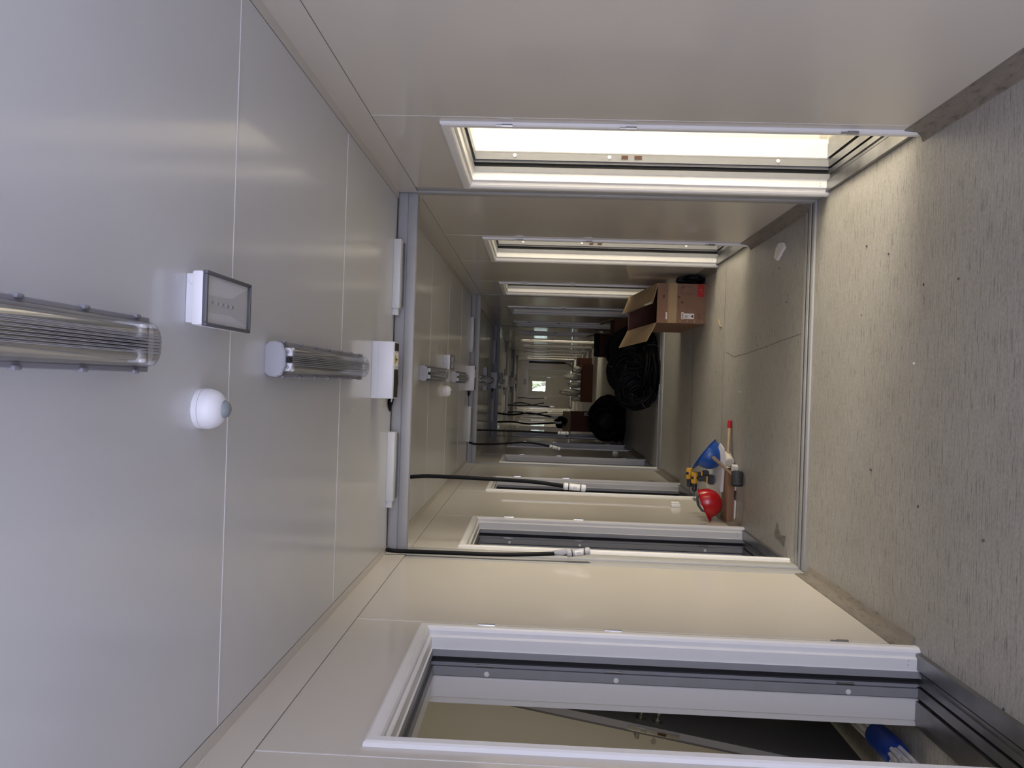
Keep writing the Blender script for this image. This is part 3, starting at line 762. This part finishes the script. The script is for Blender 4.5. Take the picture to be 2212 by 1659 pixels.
# folded ridge across the front
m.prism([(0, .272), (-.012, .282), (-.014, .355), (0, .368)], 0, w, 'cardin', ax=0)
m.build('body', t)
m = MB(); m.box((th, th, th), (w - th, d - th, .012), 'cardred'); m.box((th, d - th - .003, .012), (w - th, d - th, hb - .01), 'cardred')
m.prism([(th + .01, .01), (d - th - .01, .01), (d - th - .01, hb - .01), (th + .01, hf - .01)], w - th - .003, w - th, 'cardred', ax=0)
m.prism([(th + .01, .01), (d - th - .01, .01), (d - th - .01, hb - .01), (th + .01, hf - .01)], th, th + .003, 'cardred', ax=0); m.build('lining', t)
def flap(pts, mname, parent, thk=.005):
    m = MB(); P = [Vector(p) for p in pts]; n = (P[1] - P[0]).cross(P[3] - P[0]).normalized() * thk
    A = [m.bm.verts.new(p) for p in P]; B = [m.bm.verts.new(p + n) for p in P]
    for q in ((A[3], A[2], A[1], A[0]), tuple(B)): f = m.bm.faces.new(q); f.material_index = m.mi(mname)
    for i in range(4): f = m.bm.faces.new((A[i], A[(i + 1) % 4], B[(i + 1) % 4], B[i])); f.material_index = m.mi('cardin')
    return m.build('flap', parent)
fr = flap([(w, .0, hf), (w - .20, .01, hf + .045), (w - .195, d - .05, hb + .075), (w, d, hb)], 'cardin', t)
m = MB(); m.prism([(.0, .0), (.02, .0), (.02, 1.05), (.0, 1.05)], 0, .001, 'tape', ax=2, T=frame_T((w - .20, .01, hf + .054), (1, 0, 0), (0.16, -.1, 1))); m.build('tape', fr)
flap([(0, .0, hf), (0, d, hb), (-.20, d - .05, hb + .10), (-.185, .02, hf + .085)], 'cardin', t)
def decal(pts, mname, name, y=-.0012):
    m = MB(); m.prism([(p[0], p[1]) for p in pts], y, 0.0002, mname, ax=1); return m.build(name, t)
def rc(x0, z0, x1, z1): return [(x0, z0), (x1, z0), (x1, z1), (x0, z1)]
decal(rc(.262, .018, .385, .082), 'redprint', 'red_panel')
m = MB(); m.tube([(.300, -.0014, .030), (.322, -.0014, .050), (.338, -.0014, .034), (.335, -.0014, .060), (.318, -.0014, .070)], .0022, 'redmark', 6); m.build('red_swirl', t)
m = MB()   # outline drawing of a tank
o_ = [(.285, .135), (.285, .225), (.30, .238), (.355, .235), (.362, .228), (.362, .135)]
m.tube([(x, -.0012, z) for x, z in o_], .0013, 'print', 5); m.tube([(.300, -.0012, .135), (.300, -.0012, .205), (.292, -.0012, .215)], .001, 'print', 5)
m.tube([(.345, -.0012, .215), (.355, -.0012, .228)], .004, 'print', 5); m.build('tank_drawing', t)
decal(rc(.245, .252, .268, .271), 'print', 'printed_square'); decal(rc(.248, .397, .272, .418), 'print', 'printed_square', y=-.0012)
decal(rc(.045, .108, .098, .206), 'label', 'shipping_label'); decal(rc(.040, .210, .108, .233), 'label', 'address_label')
decal(rc(.036, .372, .104, .384), 'label', 'torn_label')
m = MB(); m.prism([(.053, .116), (.089, .116), (.071, .142)], -.0018, -.0010, 'print', ax=1)
for k in range(6): m.box((.053 + k * .005, -.0018, .172), (.0555 + k * .005, -.001, .196), 'print')
m.tube([(.053, -.0014, .152), (.09, -.0014, .152)], .0006, 'print', 4); m.tube([(.053, -.0014, .160), (.09, -.0014, .160)], .0006, 'print', 4)
for k in range(5): m.box((.046 + k * .011, -.0018, .216), (.053 + k * .011, -.001, .228), 'print')
m.build('label_print', t)
RX = Matrix.Rotation(pi / 2, 4, 'X')
text_mesh('50 R', .030, 'print', t, 'size_print', Matrix.Translation((.072, -.0006, .062)) @ RX)
text_mesh('......', .022, 'printlight', t, 'dotted_print', Matrix.Translation((.072, -.0006, .255)) @ RX)
m = MB()
for k in range(4): m.box((.02, -.0012, .03 + k * .07), (.026, .0002, .036 + k * .07), 'label')
m.box((.13, -.001, .262), (.235, .0002, .265), 'printlight'); m.box((.13, -.001, .254), (.20, .0002, .257), 'printlight'); m.build('small_print', t)
m = MB(); m.lathe([(.010, -.0005), (.010, .0014)], 'print', frame_T((.205, 0, .228), (1, 0, 0), (0, -1, 0)), 16); m.build('hand_hole', t)

def carton(loc, w, d, h, label, body='card', inner='cardred', flaps=(), rot=0, closed=False):
    t = thing('cardboard_box', label, 'box', loc, (0, 0, rot)); th = .006; m = MB()
    m.box((0, 0, 0), (w, d, th), body)
    for a, b in (((0, 0, th), (w, th, h)), ((0, d - th, th), (w, d, h)), ((0, th, th), (th, d - th, h)), ((w - th, th, th), (w, d - th, h))): m.box(a, b, body)
    if closed: m.box((0, 0, h - th), (w, d, h), body)
    m.build('body', t)
    if not closed:
        m = MB(); m.box((th, th, th), (w - th, d - th, .012), inner); m.box((th, d - th - .003, .012), (w - th, d - th, h - .01), inner); m.box((w - th - .003, th, .012), (w - th, d - th, h - .01), inner); m.build('lining', t)
    for side, an in flaps:
        L2 = (d if side in 'fb' else w) * .5 if side in 'fb' else w * .5
        c, s = math.cos(an) * L2, math.sin(an) * L2
        if side == 'r': pts = [(w, 0, h), (w + c, 0, h + s), (w + c, d, h + s), (w, d, h)]
        if side == 'l': pts = [(0, 0, h), (0, d, h), (-c, d, h + s), (-c, 0, h + s)]
        if side == 'f': pts = [(0, 0, h), (0, -c, h + s), (w, -c, h + s), (w, 0, h)]
        if side == 'b': pts = [(0, d, h), (w, d, h), (w, d + c, h + s), (0, d + c, h + s)]
        flap(pts, 'cardin', t)
    return t
carton((.635, 11.0, 0), .40, .6, .43, 'open red-brown cardboard box against the right wall, just behind the long box', 'cardred', flaps=[('r', 1.85), ('l', -.9)])
carton((.585, 14.5, 0), .47, .5, .36, 'dark topped cardboard box against the right wall, third from the front', 'cardred', flaps=[('r', 1.75)])
o = bpy.data.objects.new('tmp', None)
m = MB(); m.box((-.004, -.012, .345), (.474, .05, .455), 'sheen', .006); q = m.build('dark_rim'); q.parent = [x for x in bpy.data.objects if x.get('label', '').startswith('dark topped')][0]
carton((-.51, 20.2, 0), 1.10, .45, .325, 'long low red-brown carton in the middle of the floor carrying wrapped bundles', 'cardred', closed=True)
te = carton((-.985, 14.3, 0), .41, .42, .90, 'tall red-brown cardboard box by the left wall behind the black heap', 'cardred', flaps=[('l', .4), ('f', 2.3)])
m = MB(); m.box((.335, -.0015, .50), (.395, .0002, .62), 'label'); m.box((.35, -.0025, .54), (.38, -.0012, .57), 'print'); m.box((.35, -.0025, .58), (.38, -.0012, .60), 'print'); m.build('white_label', te)
te2 = carton((.47, 20.72, 0), .32, .4, .42, 'dark brown carton behind the right end of the long low carton', 'cardred', closed=True)

# lumpy soft shapes
def blob(m, c, r, mname, seed, amp=.14, n=18, fl=None):
    rng = random.Random(seed); ph = [rng.uniform(0, 6) for _ in range(9)]
    rings = []
    for i in range(1, n):
        th_ = pi * i / n; ring_ = []
        for j in range(2 * n):
            a = 2 * pi * j / (2 * n); k = 1 + amp * (math.sin(3 * a + ph[0] + 2 * th_) * .5 + math.sin(5 * a + ph[1]) * math.sin(4 * th_ + ph[2]) * .5 + math.sin(9 * a + ph[3] + 5 * th_) * .3 + rng.uniform(-.12, .12))
            z = c[2] + r[2] * math.cos(th_) * k
            if fl is not None: z = max(z, fl)
            ring_.append(m.bm.verts.new((c[0] + r[0] * math.sin(th_) * math.cos(a) * k, c[1] + r[1] * math.sin(th_) * math.sin(a) * k, z)))
        rings.append(ring_)
    idx = m.mi(mname)
    for A, B in zip(rings, rings[1:]):
        for j in range(2 * n):
            f = m.bm.faces.new((A[j], A[(j + 1) % (2 * n)], B[(j + 1) % (2 * n)], B[j])); f.material_index = idx
    for A in (rings[0][::-1], rings[-1]): f = m.bm.faces.new(A); f.material_index = idx
    return m
def bundle(loc, r, label, seed):
    t = thing('wrapped_bundle', label, 'bundle', loc, group='film wrapped bundles on the long carton')
    m = MB(); blob(m, (0, 0, r[2] * .93), r, 'film', seed, .16, 14, 0.002); m.build('wrapping', t)
    m = MB()
    for k in range(4):
        a = seed + k * 1.6; m.tube([(r[0] * .9 * math.cos(a), r[1] * .9 * math.sin(a), r[2] * .5), (r[0] * .7 * math.cos(a + .3), r[1] * .7 * math.sin(a + .3), r[2] * 1.5), (0, 0, r[2] * 1.85)], .008, 'label', 6)
    m.build('strap', t)
bundle((.42, 20.38, .325), (.11, .17, .13), 'small film wrapped bundle at the right end of the long carton', 1)
bundle((.20, 20.42, .325), (.10, .17, .25), 'tall film wrapped bundle second from the right on the long carton', 2)
bundle((-.02, 20.40, .325), (.095, .18, .20), 'grey film wrapped bundle in the middle of the long carton', 3)
bundle((-.24, 20.42, .325), (.11, .19, .32), 'tallest shiny film wrapped bundle on the left half of the long carton', 4)
bundle((-.43, 20.36, .325), (.075, .15, .14), 'small film wrapped bundle at the left end of the long carton', 5)

# black bags
t = thing('plastic_bag', 'crumpled black plastic bag wedged between the long cardboard box and the right wall', 'bag', (1.045, 7.05, 0))
m = MB(); blob(m, (0, 0, .09), (.052, .17, .15), 'sheen', 11, .2, 16, 0.001); m.prism([(-.02, -.1), (.03, -.1), (.02, .02), (-.03, .0)], .15, .25, 'sheen'); m.build('film', t)
t = thing('plastic_bag', 'black plastic sheet poking out of the tall box by the left wall', 'bag', (-.80, 14.5, .905))
m = MB(); blob(m, (0, 0, .10), (.13, .14, .19), 'sheen', 12, .3, 16, .0); m.build('film', t)

# ------------------------------------------------------------------ heaps of coiled black cable
def coil(heap, loc, rot, R, seed, turns=11, rt=.02, wob=.05, wid=.14):
    rng = random.Random(seed); m = MB(); pts = []; n = 44
    ph = [rng.uniform(0, 6) for _ in range(4)]
    for k in range(turns * n + 1):
        a = 2 * pi * k / n; q = k / (turns * n)
        rr = R * (1 + wob * math.sin(2 * a + ph[0] + q * 9) + wob * .8 * math.sin(a * .37 + ph[1])) - .05 * ((k // n) % 3) * R / .3
        pts.append((rr * math.cos(a), rr * math.sin(a), wid * (math.sin(q * 23 + ph[2]) * .5) + wid * .25 * math.sin(a * 1.13 + ph[3])))
    m.tube(pts, rt, 'cable', 7); o = m.build('coil', heap, loc); o.rotation_euler = rot
    for k in range(3):
        m = MB(); a = ph[0] + k * 2.1; rr = R * .95
        m.tube([(rr * math.cos(a) + .055 * math.cos(b) * math.cos(a), rr * math.sin(a) + .055 * math.cos(b) * math.sin(a), (.055 + wid * .3) * math.sin(b)) for b in [2 * pi * i / 12 for i in range(12)]], .004, 'dgrey', 5, closed=True)
        m.build('tie', o)
def sack(heap, loc, r, seed):
    m = MB(); blob(m, (0, 0, r[2] * .9), r, 'sheen', seed, .10, 20, .004); m.build('sacking', heap, loc)
h1 = thing('cable_heap', 'wide tangled heap of black cable coils behind the large cardboard box', 'cable heap', (.2, 9.6, 0), group='heaps of black cable')
for a in (((.30, .02, .30), (1.25, .1, .1), .29, 1, 16), ((-.04, .0, .34), (1.2, .25, -.2), .29, 2, 16), ((-.28, -.04, .27), (1.15, .2, .3), .25, 3, 15),
          ((.27, .26, .34), (1.35, .0, -.1), .29, 6, 16), ((-.36, -.17, .19), (.9, .35, .4), .17, 5, 10)):
    coil(h1, *a[:3], a[3], turns=a[4])
coil(h1, (.0, .02, .13), (.12, 0, 0), .40, 4, turns=16, wid=.16)
sack(h1, (-.02, .18, 0), (.50, .20, .30), 21)
h2 = thing('cable_heap', 'rounded black heap by the left wall, farther off than the wide tangle', 'cable heap', (-.64, 12.9, 0), group='heaps of black cable')
for a in (((-.02, -.15, .32), (1.3, .1, .0), .30, 7, 18), ((.14, .1, .28), (1.2, -.2, .2), .27, 8, 18), ((-.14, .05, .26), (1.25, .2, -.2), .25, 9, 18)):
    coil(h2, *a[:3], a[3], turns=a[4], wid=.2)
coil(h2, (-.02, 0, .12), (.1, 0, 0), .38, 10, turns=16, wid=.16)
sack(h2, (0, .05, 0), (.40, .24, .33), 22)

# ------------------------------------------------------------------ tools and helmets by the left wall
def helmet(name, loc, front, up, mname, label, extra=None, k_=1.0):
    t = thing(name, label, 'helmet', loc)
    up = Vector(up).normalized(); T = frame_T((0, 0, 0), front, up) @ Matrix.Scale(k_, 4)
    m = MB(); n, k = 40, 14; LX, LY, HZ = .130, .105, .135
    def surf(sc):
        rings = []
        for i in range(k + 1):
            ph = (pi / 2) * i / k
            r = []
            for j in range(n):
                a = 2 * pi * j / n; x, y = math.cos(a), math.sin(a)
                rr = math.cos(ph) ** .85 if i < k else 0.02
                z = HZ * math.sin(ph) ** 1.05
                ridge = 0.0075 * (math.exp(-((y * rr) / .10) ** 2) + .8 * math.exp(-((abs(y * rr) - .36) / .06) ** 2)) * (math.sin(ph) ** .6) if ph > .5 else 0
                q = Vector((x * LX * rr, y * LY * rr, z + ridge)) * sc
                if i == 0: q.z = 0
                r.append(T @ q)
            rings.append(r)
        return rings
    outer, inner = surf(1.0), surf(.965)
    brim = []
    for j in range(n):
        a = 2 * pi * j / n; x, y = math.cos(a), math.sin(a)
        ext = .012 + .042 * max(0, x) ** 2.2
        brim.append((T @ Vector((x * (LX + ext), y * (LY + .012 + .010 * max(0, x)), -.006 - .012 * max(0, x) ** 2)), T @ Vector((x * (LX + ext), y * (LY + .012 + .010 * max(0, x)), -.0095 - .012 * max(0, x) ** 2))))
    idx = m.mi(mname)
    def mk(rings):
        return [[m.bm.verts.new(p) for p in r] for r in rings]
    O, I = mk(outer), mk(inner); B0 = [m.bm.verts.new(b[0]) for b in brim]; B1 = [m.bm.verts.new(b[1]) for b in brim]
    def strip(A, B):
        for j in range(n):
            f = m.bm.faces.new((A[j], A[(j + 1) % n], B[(j + 1) % n], B[j])); f.material_index = idx
    for i in range(k): strip(O[i], O[i + 1]); strip(I[i + 1], I[i])
    f = m.bm.faces.new(O[-1]); f.material_index = idx; f = m.bm.faces.new(I[-1][::-1]); f.material_index = idx
    strip(B0, O[0]); strip(B1, B0); strip(I[0], B1)
    # rear slots / side lugs
    for s in (-1, 1): m.box((-.012, s * LY * 1.0 - .006, .012), (.022, s * LY * 1.0 + .006, .030), mname, .002, T=T)
    m.build('shell', t, smooth_angle=50)
    m = MB()
    ring_ = [T @ Vector((.93 * (LX - .012) * math.cos(2 * pi * j / 30), .93 * (LY - .010) * math.sin(2 * pi * j / 30), -.004)) for j in range(30)]
    ring2 = [T @ Vector((.93 * (LX - .012) * math.cos(2 * pi * j / 30), .93 * (LY - .010) * math.sin(2 * pi * j / 30), .028)) for j in range(30)]
    a_ = [m.bm.verts.new(p) for p in ring_]; b_ = [m.bm.verts.new(p) for p in ring2]
    for j in range(30): f = m.bm.faces.new((a_[j], a_[(j + 1) % 30], b_[(j + 1) % 30], b_[j])); f.material_index = m.mi('dgrey')
    for s in (0, 1):
        pts = [T @ Vector(((LX * .88 if s == 0 else 0) * math.cos(q), (LY * .88 if s == 1 else 0) * math.cos(q), .02 + .085 * math.sin(q))) for q in [pi * i / 12 for i in range(13)]]
        m.tube(pts, .006, 'dgrey', 6)
    if extra: extra(m, T)
    m.build('harness', t); return t
def strap_out(m, T):
    m.tube([T @ Vector(p) for p in ((-.10, -.03, .0), (-.075, -.02, -.045), (-.01, .0, -.062), (.05, .0, -.050), (.075, .0, -.01))], .011, 'dgrey', 8)
    m.tube([T @ Vector(p) for p in ((-.09, .02, .0), (-.05, .02, -.03), (.0, .02, -.035))], .006, 'label', 6)
helmet('safety_helmet', (-.965, 5.685, .222), (-.90, 0, -.435), (.40, -.33, -.85), 'red', 'red safety helmet lying crown down on the plank by the left wall', strap_out, k_=.93)
helmet('safety_helmet', (-.565, 5.79, .196), (-.825, 0, .565), (-.52, -.42, -.74), 'blue', 'blue safety helmet tipped crown down beside the white mallet', k_=.95)

m = MB(); m.box((-.205, -.085, -.029), (.205, .085, .027), 'plank', .002)
pl = m.build('plank'); pl.location = (-.888, 5.705, .041); pl.rotation_euler = (0, 0, 0); tag(pl, 'brown wooden plank lying on scraps of foam under the red helmet', 'plank')
def slab(poly, z0, z1, label, name='foam_piece', tilt=None):
    rng = random.Random(len(label)); P = []
    for i, (a, b) in enumerate(zip(poly, poly[1:] + poly[:1])):
        for k in range(5):
            q = k / 5; j = .003 if k else 0
            P.append((a[0] + (b[0] - a[0]) * q + rng.uniform(-j, j), a[1] + (b[1] - a[1]) * q + rng.uniform(-j, j)))
    cx = sum(p[0] for p in P) / len(P); cy = sum(p[1] for p in P) / len(P)
    m = MB(); m.prism([(x - cx, y - cy) for x, y in P], 0, z1 - z0, 'foam'); o = m.build(name, loc=(cx, cy, z0))
    if tilt: o.rotation_euler = tilt
    return tag(o, label, 'foam', 'broken pieces of white foam')
slab([(-1.07, 5.605), (-.92, 5.60), (-.90, 5.75), (-1.06, 5.77)], .0008, .0112, 'flat scrap of white foam under the left end of the plank')
slab([(-.84, 5.61), (-.72, 5.59), (-.70, 5.74), (-.80, 5.76)], .0008, .0112, 'flat scrap of white foam under the right end of the plank')
slab([(-.87, 5.72), (-.66, 5.70), (-.63, 5.82), (-.66, 6.00), (-.88, 6.02)], .090, .114, 'largest white foam piece, lying under the two drills', tilt=(0.13, 0, 0))
slab([(-.86, 5.81), (-.68, 5.80), (-.68, 6.00), (-.86, 6.00)], .0008, .070, 'block of white foam on the floor behind the plank')
slab([(-.655, 5.675), (-.52, 5.665), (-.47, 5.70), (-.50, 5.72), (-.655, 5.715)], .094, .108, 'narrow strip of white foam touching the blue helmet', tilt=(0.5, -.14, .05))
slab([(-.69, 5.58), (-.645, 5.57), (-.63, 5.60), (-.67, 5.613)], .0008, .045, 'small lump of white foam between the two mallets')

def drill(loc, label, rz):
    t = thing('cordless_drill', label, 'drill', loc, (0, 0, rz), group='cordless drills standing by the left wall')
    # stands on its battery, bit points to -x ; z up
    m = MB(); m.prism([(-.040, -.034), (.040, -.034), (.040, .034), (-.040, .034)], 0, .046, 'toolblack', bev=.007); m.box((-.043, -.02, .012), (-.039, .02, .036), 'yellow', .001)
    m.build('battery', t)
    m = MB(); m.prism([(-.022, .046), (.030, .046), (.026, .07), (.018, .10), (.022, .135), (-.014, .135), (-.012, .10), (-.018, .07)], -.017, .017, 'toolblack', ax=1, bev=.006); m.box((-.026, -.019, .050), (.028, .019, .066), 'yellow', .004); m.box((-.022, -.006, .100), (-.010, .006, .122), 'dgrey', .003)
    m.build('handle', t)
    m = MB(); T = frame_T((.055, 0, .158), (0, 0, 1), (-1, 0, 0)); m.lathe([(.018, 0), (.026, .006), (.028, .03), (.028, .075), (.026, .09), (.022, .094)], 'yellow', T, 20); m.lathe([(.0285, .035), (.0288, .037), (.0288, .055), (.0285, .057)], 'toolblack', T, 20); m.box((-.012, -.030, .03), (.012, .030, .06), 'yellow', .003, T=T)
    m.build('motor_housing', t)
    m = MB(); m.lathe([(.022, .094), (.023, .11), (.020, .118), (.021, .120), (.020, .150), (.012, .160)], 'toolblack', T, 20); m.build('chuck', t)
    m = MB(); m.lathe([(.0045, .158), (.0045, .185), (.003, .187), (.003, .235), (.001, .239)], 'dgrey', T, 10); m.build('drill_bit', t)
drill((-.765, 5.95, .141), 'yellow and black cordless drill, the farther of the pair, standing on its battery', .10)
drill((-.785, 5.83, .125), 'yellow and black cordless drill, the nearer of the pair, beside the red helmet', .05)

def mallet(hc, hax, grip, head_m, wood_m, R, HL, label, cap=None):
    t = thing('rubber_mallet', label, 'mallet', hc); hc = Vector(hc); T = frame_T((0, 0, 0), (0, .3, 1), hax)
    m = MB(); m.lathe([(R * .80, -HL / 2), (R * .93, -HL / 2 + .004), (R, -HL / 2 + .014), (R * .95, -HL * .12), (R * .95, HL * .12), (R, HL / 2 - .014), (R * .93, HL / 2 - .004), (R * .80, HL / 2)], head_m, T, 28)
    m.build('head', t)
    g = Vector(grip) - hc; ax = g.normalized(); Lg = g.length
    m = MB(); pts = [ax * (Lg * q) for q in (-.05, .15, .3, .5, .7, .85, .97, 1.0)]
    m.tube(pts, [.0125, .0125, .012, .0125, .0135, .0145, .0145, .011], wood_m, 12); h = m.build('handle', t)
    if cap:
        m = MB(); m.tube([ax * (Lg * q) for q in (.80, .82, .99, 1.004)], [.0148, .0158, .0158, .010], cap, 12); m.build('grip_end', h)
    return t
mallet((-.600, 5.725, .0435), (-.42, -.90, .0), (-.290, 5.80, .0175), 'whiterub', 'wood', .043, .120, 'white rubber mallet with a pale wooden handle and red end, lying on the floor', 'redgrip')
mallet((-.722, 5.435, .048), (-.97, -.25, .08), (-.565, 5.50, .225), 'blackrub', 'oldwood', .046, .115, 'black rubber mallet with its wooden handle propped up towards the blue helmet')

# ------------------------------------------------------------------ scraps on the floor
m = MB(); dpoly = [(.99, 4.83), (1.02, 4.77), (1.015, 4.72), (.985, 4.685), (.95, 4.675), (.875, 4.80)]
dpoly = [(.905, 4.83), (.955, 4.80), (.97, 4.75), (.965, 4.69), (.935, 4.655), (.90, 4.645), (.80, 4.80)]
slab([(.885, 4.84), (.94, 4.81), (.965, 4.755), (.955, 4.69), (.92, 4.66), (.855, 4.79)], .0008, .020, 'rounded offcut of white foam on the floor by the right wall')
m = MB()
m.prism([(-.90, 4.66), (-1.0, 4.70), (-1.03, 4.52), (-.96, 4.50), (-.97, 4.58)], .0004, .0022, 'skirt'); tag(m.build('vinyl_scrap'), 'torn patch of floor vinyl near the second left doorway', 'floor scrap')
m = MB(); m.tube([(.60, 6.34, .004), (.585, 6.30, .006), (.56, 6.27, .010), (.53, 6.25, .006)], .005, 'cardin', 6); m.tube([(.55, 6.28, .004), (.52, 6.20, .008)], .004, 'cardin', 6)
tag(m.build('cardboard_shred'), 'curled brown cardboard shred on the floor in front of the long box', 'scrap')
crumbs = [(.42, 2.75, 'dark crumb on the near floor between the first left and right doorways'), (.10, 3.05, 'pale crumb near the middle of the near floor'),
          (.62, 3.30, 'dark crumb on the near floor in front of the first right doorway'), (.70, 3.52, 'dark crumb closest to the first right doorway sill'),
          (-.55, 2.55, 'dark crumb on the near floor beside the left skirting'), (-.40, 3.4, 'tiny dark crumb on the left of the near floor before the frame'),
          (.80, 4.78, 'black crumb just beside the rounded foam offcut'), (.55, 4.62, 'small dark crumb on the floor just past the first threshold'),
          (.30, 5.2, 'small dark crumb beside the wandering floor joint'), (-.05, 5.6, 'pale crumb on the floor right of the red mallet grip'),
          (.12, 6.35, 'dark crumb on the floor between the box and the mallet')]
rng = random.Random(9)
for k, (x, y, lab) in enumerate(crumbs):
    m = MB(); s_ = rng.uniform(.004, .007)
    m.prism([(s_ * rng.uniform(.7, 1.2) * math.cos(a), s_ * rng.uniform(.7, 1.2) * math.sin(a)) for a in (0, 1.2, 2.5, 3.8, 5.1)], 0, s_ * .8, 'foam' if 'pale' in lab else 'crack')
    o = m.build('crumb', loc=(x, y, .0006)); tag(o, lab, 'debris', 'crumbs scattered on the floor')
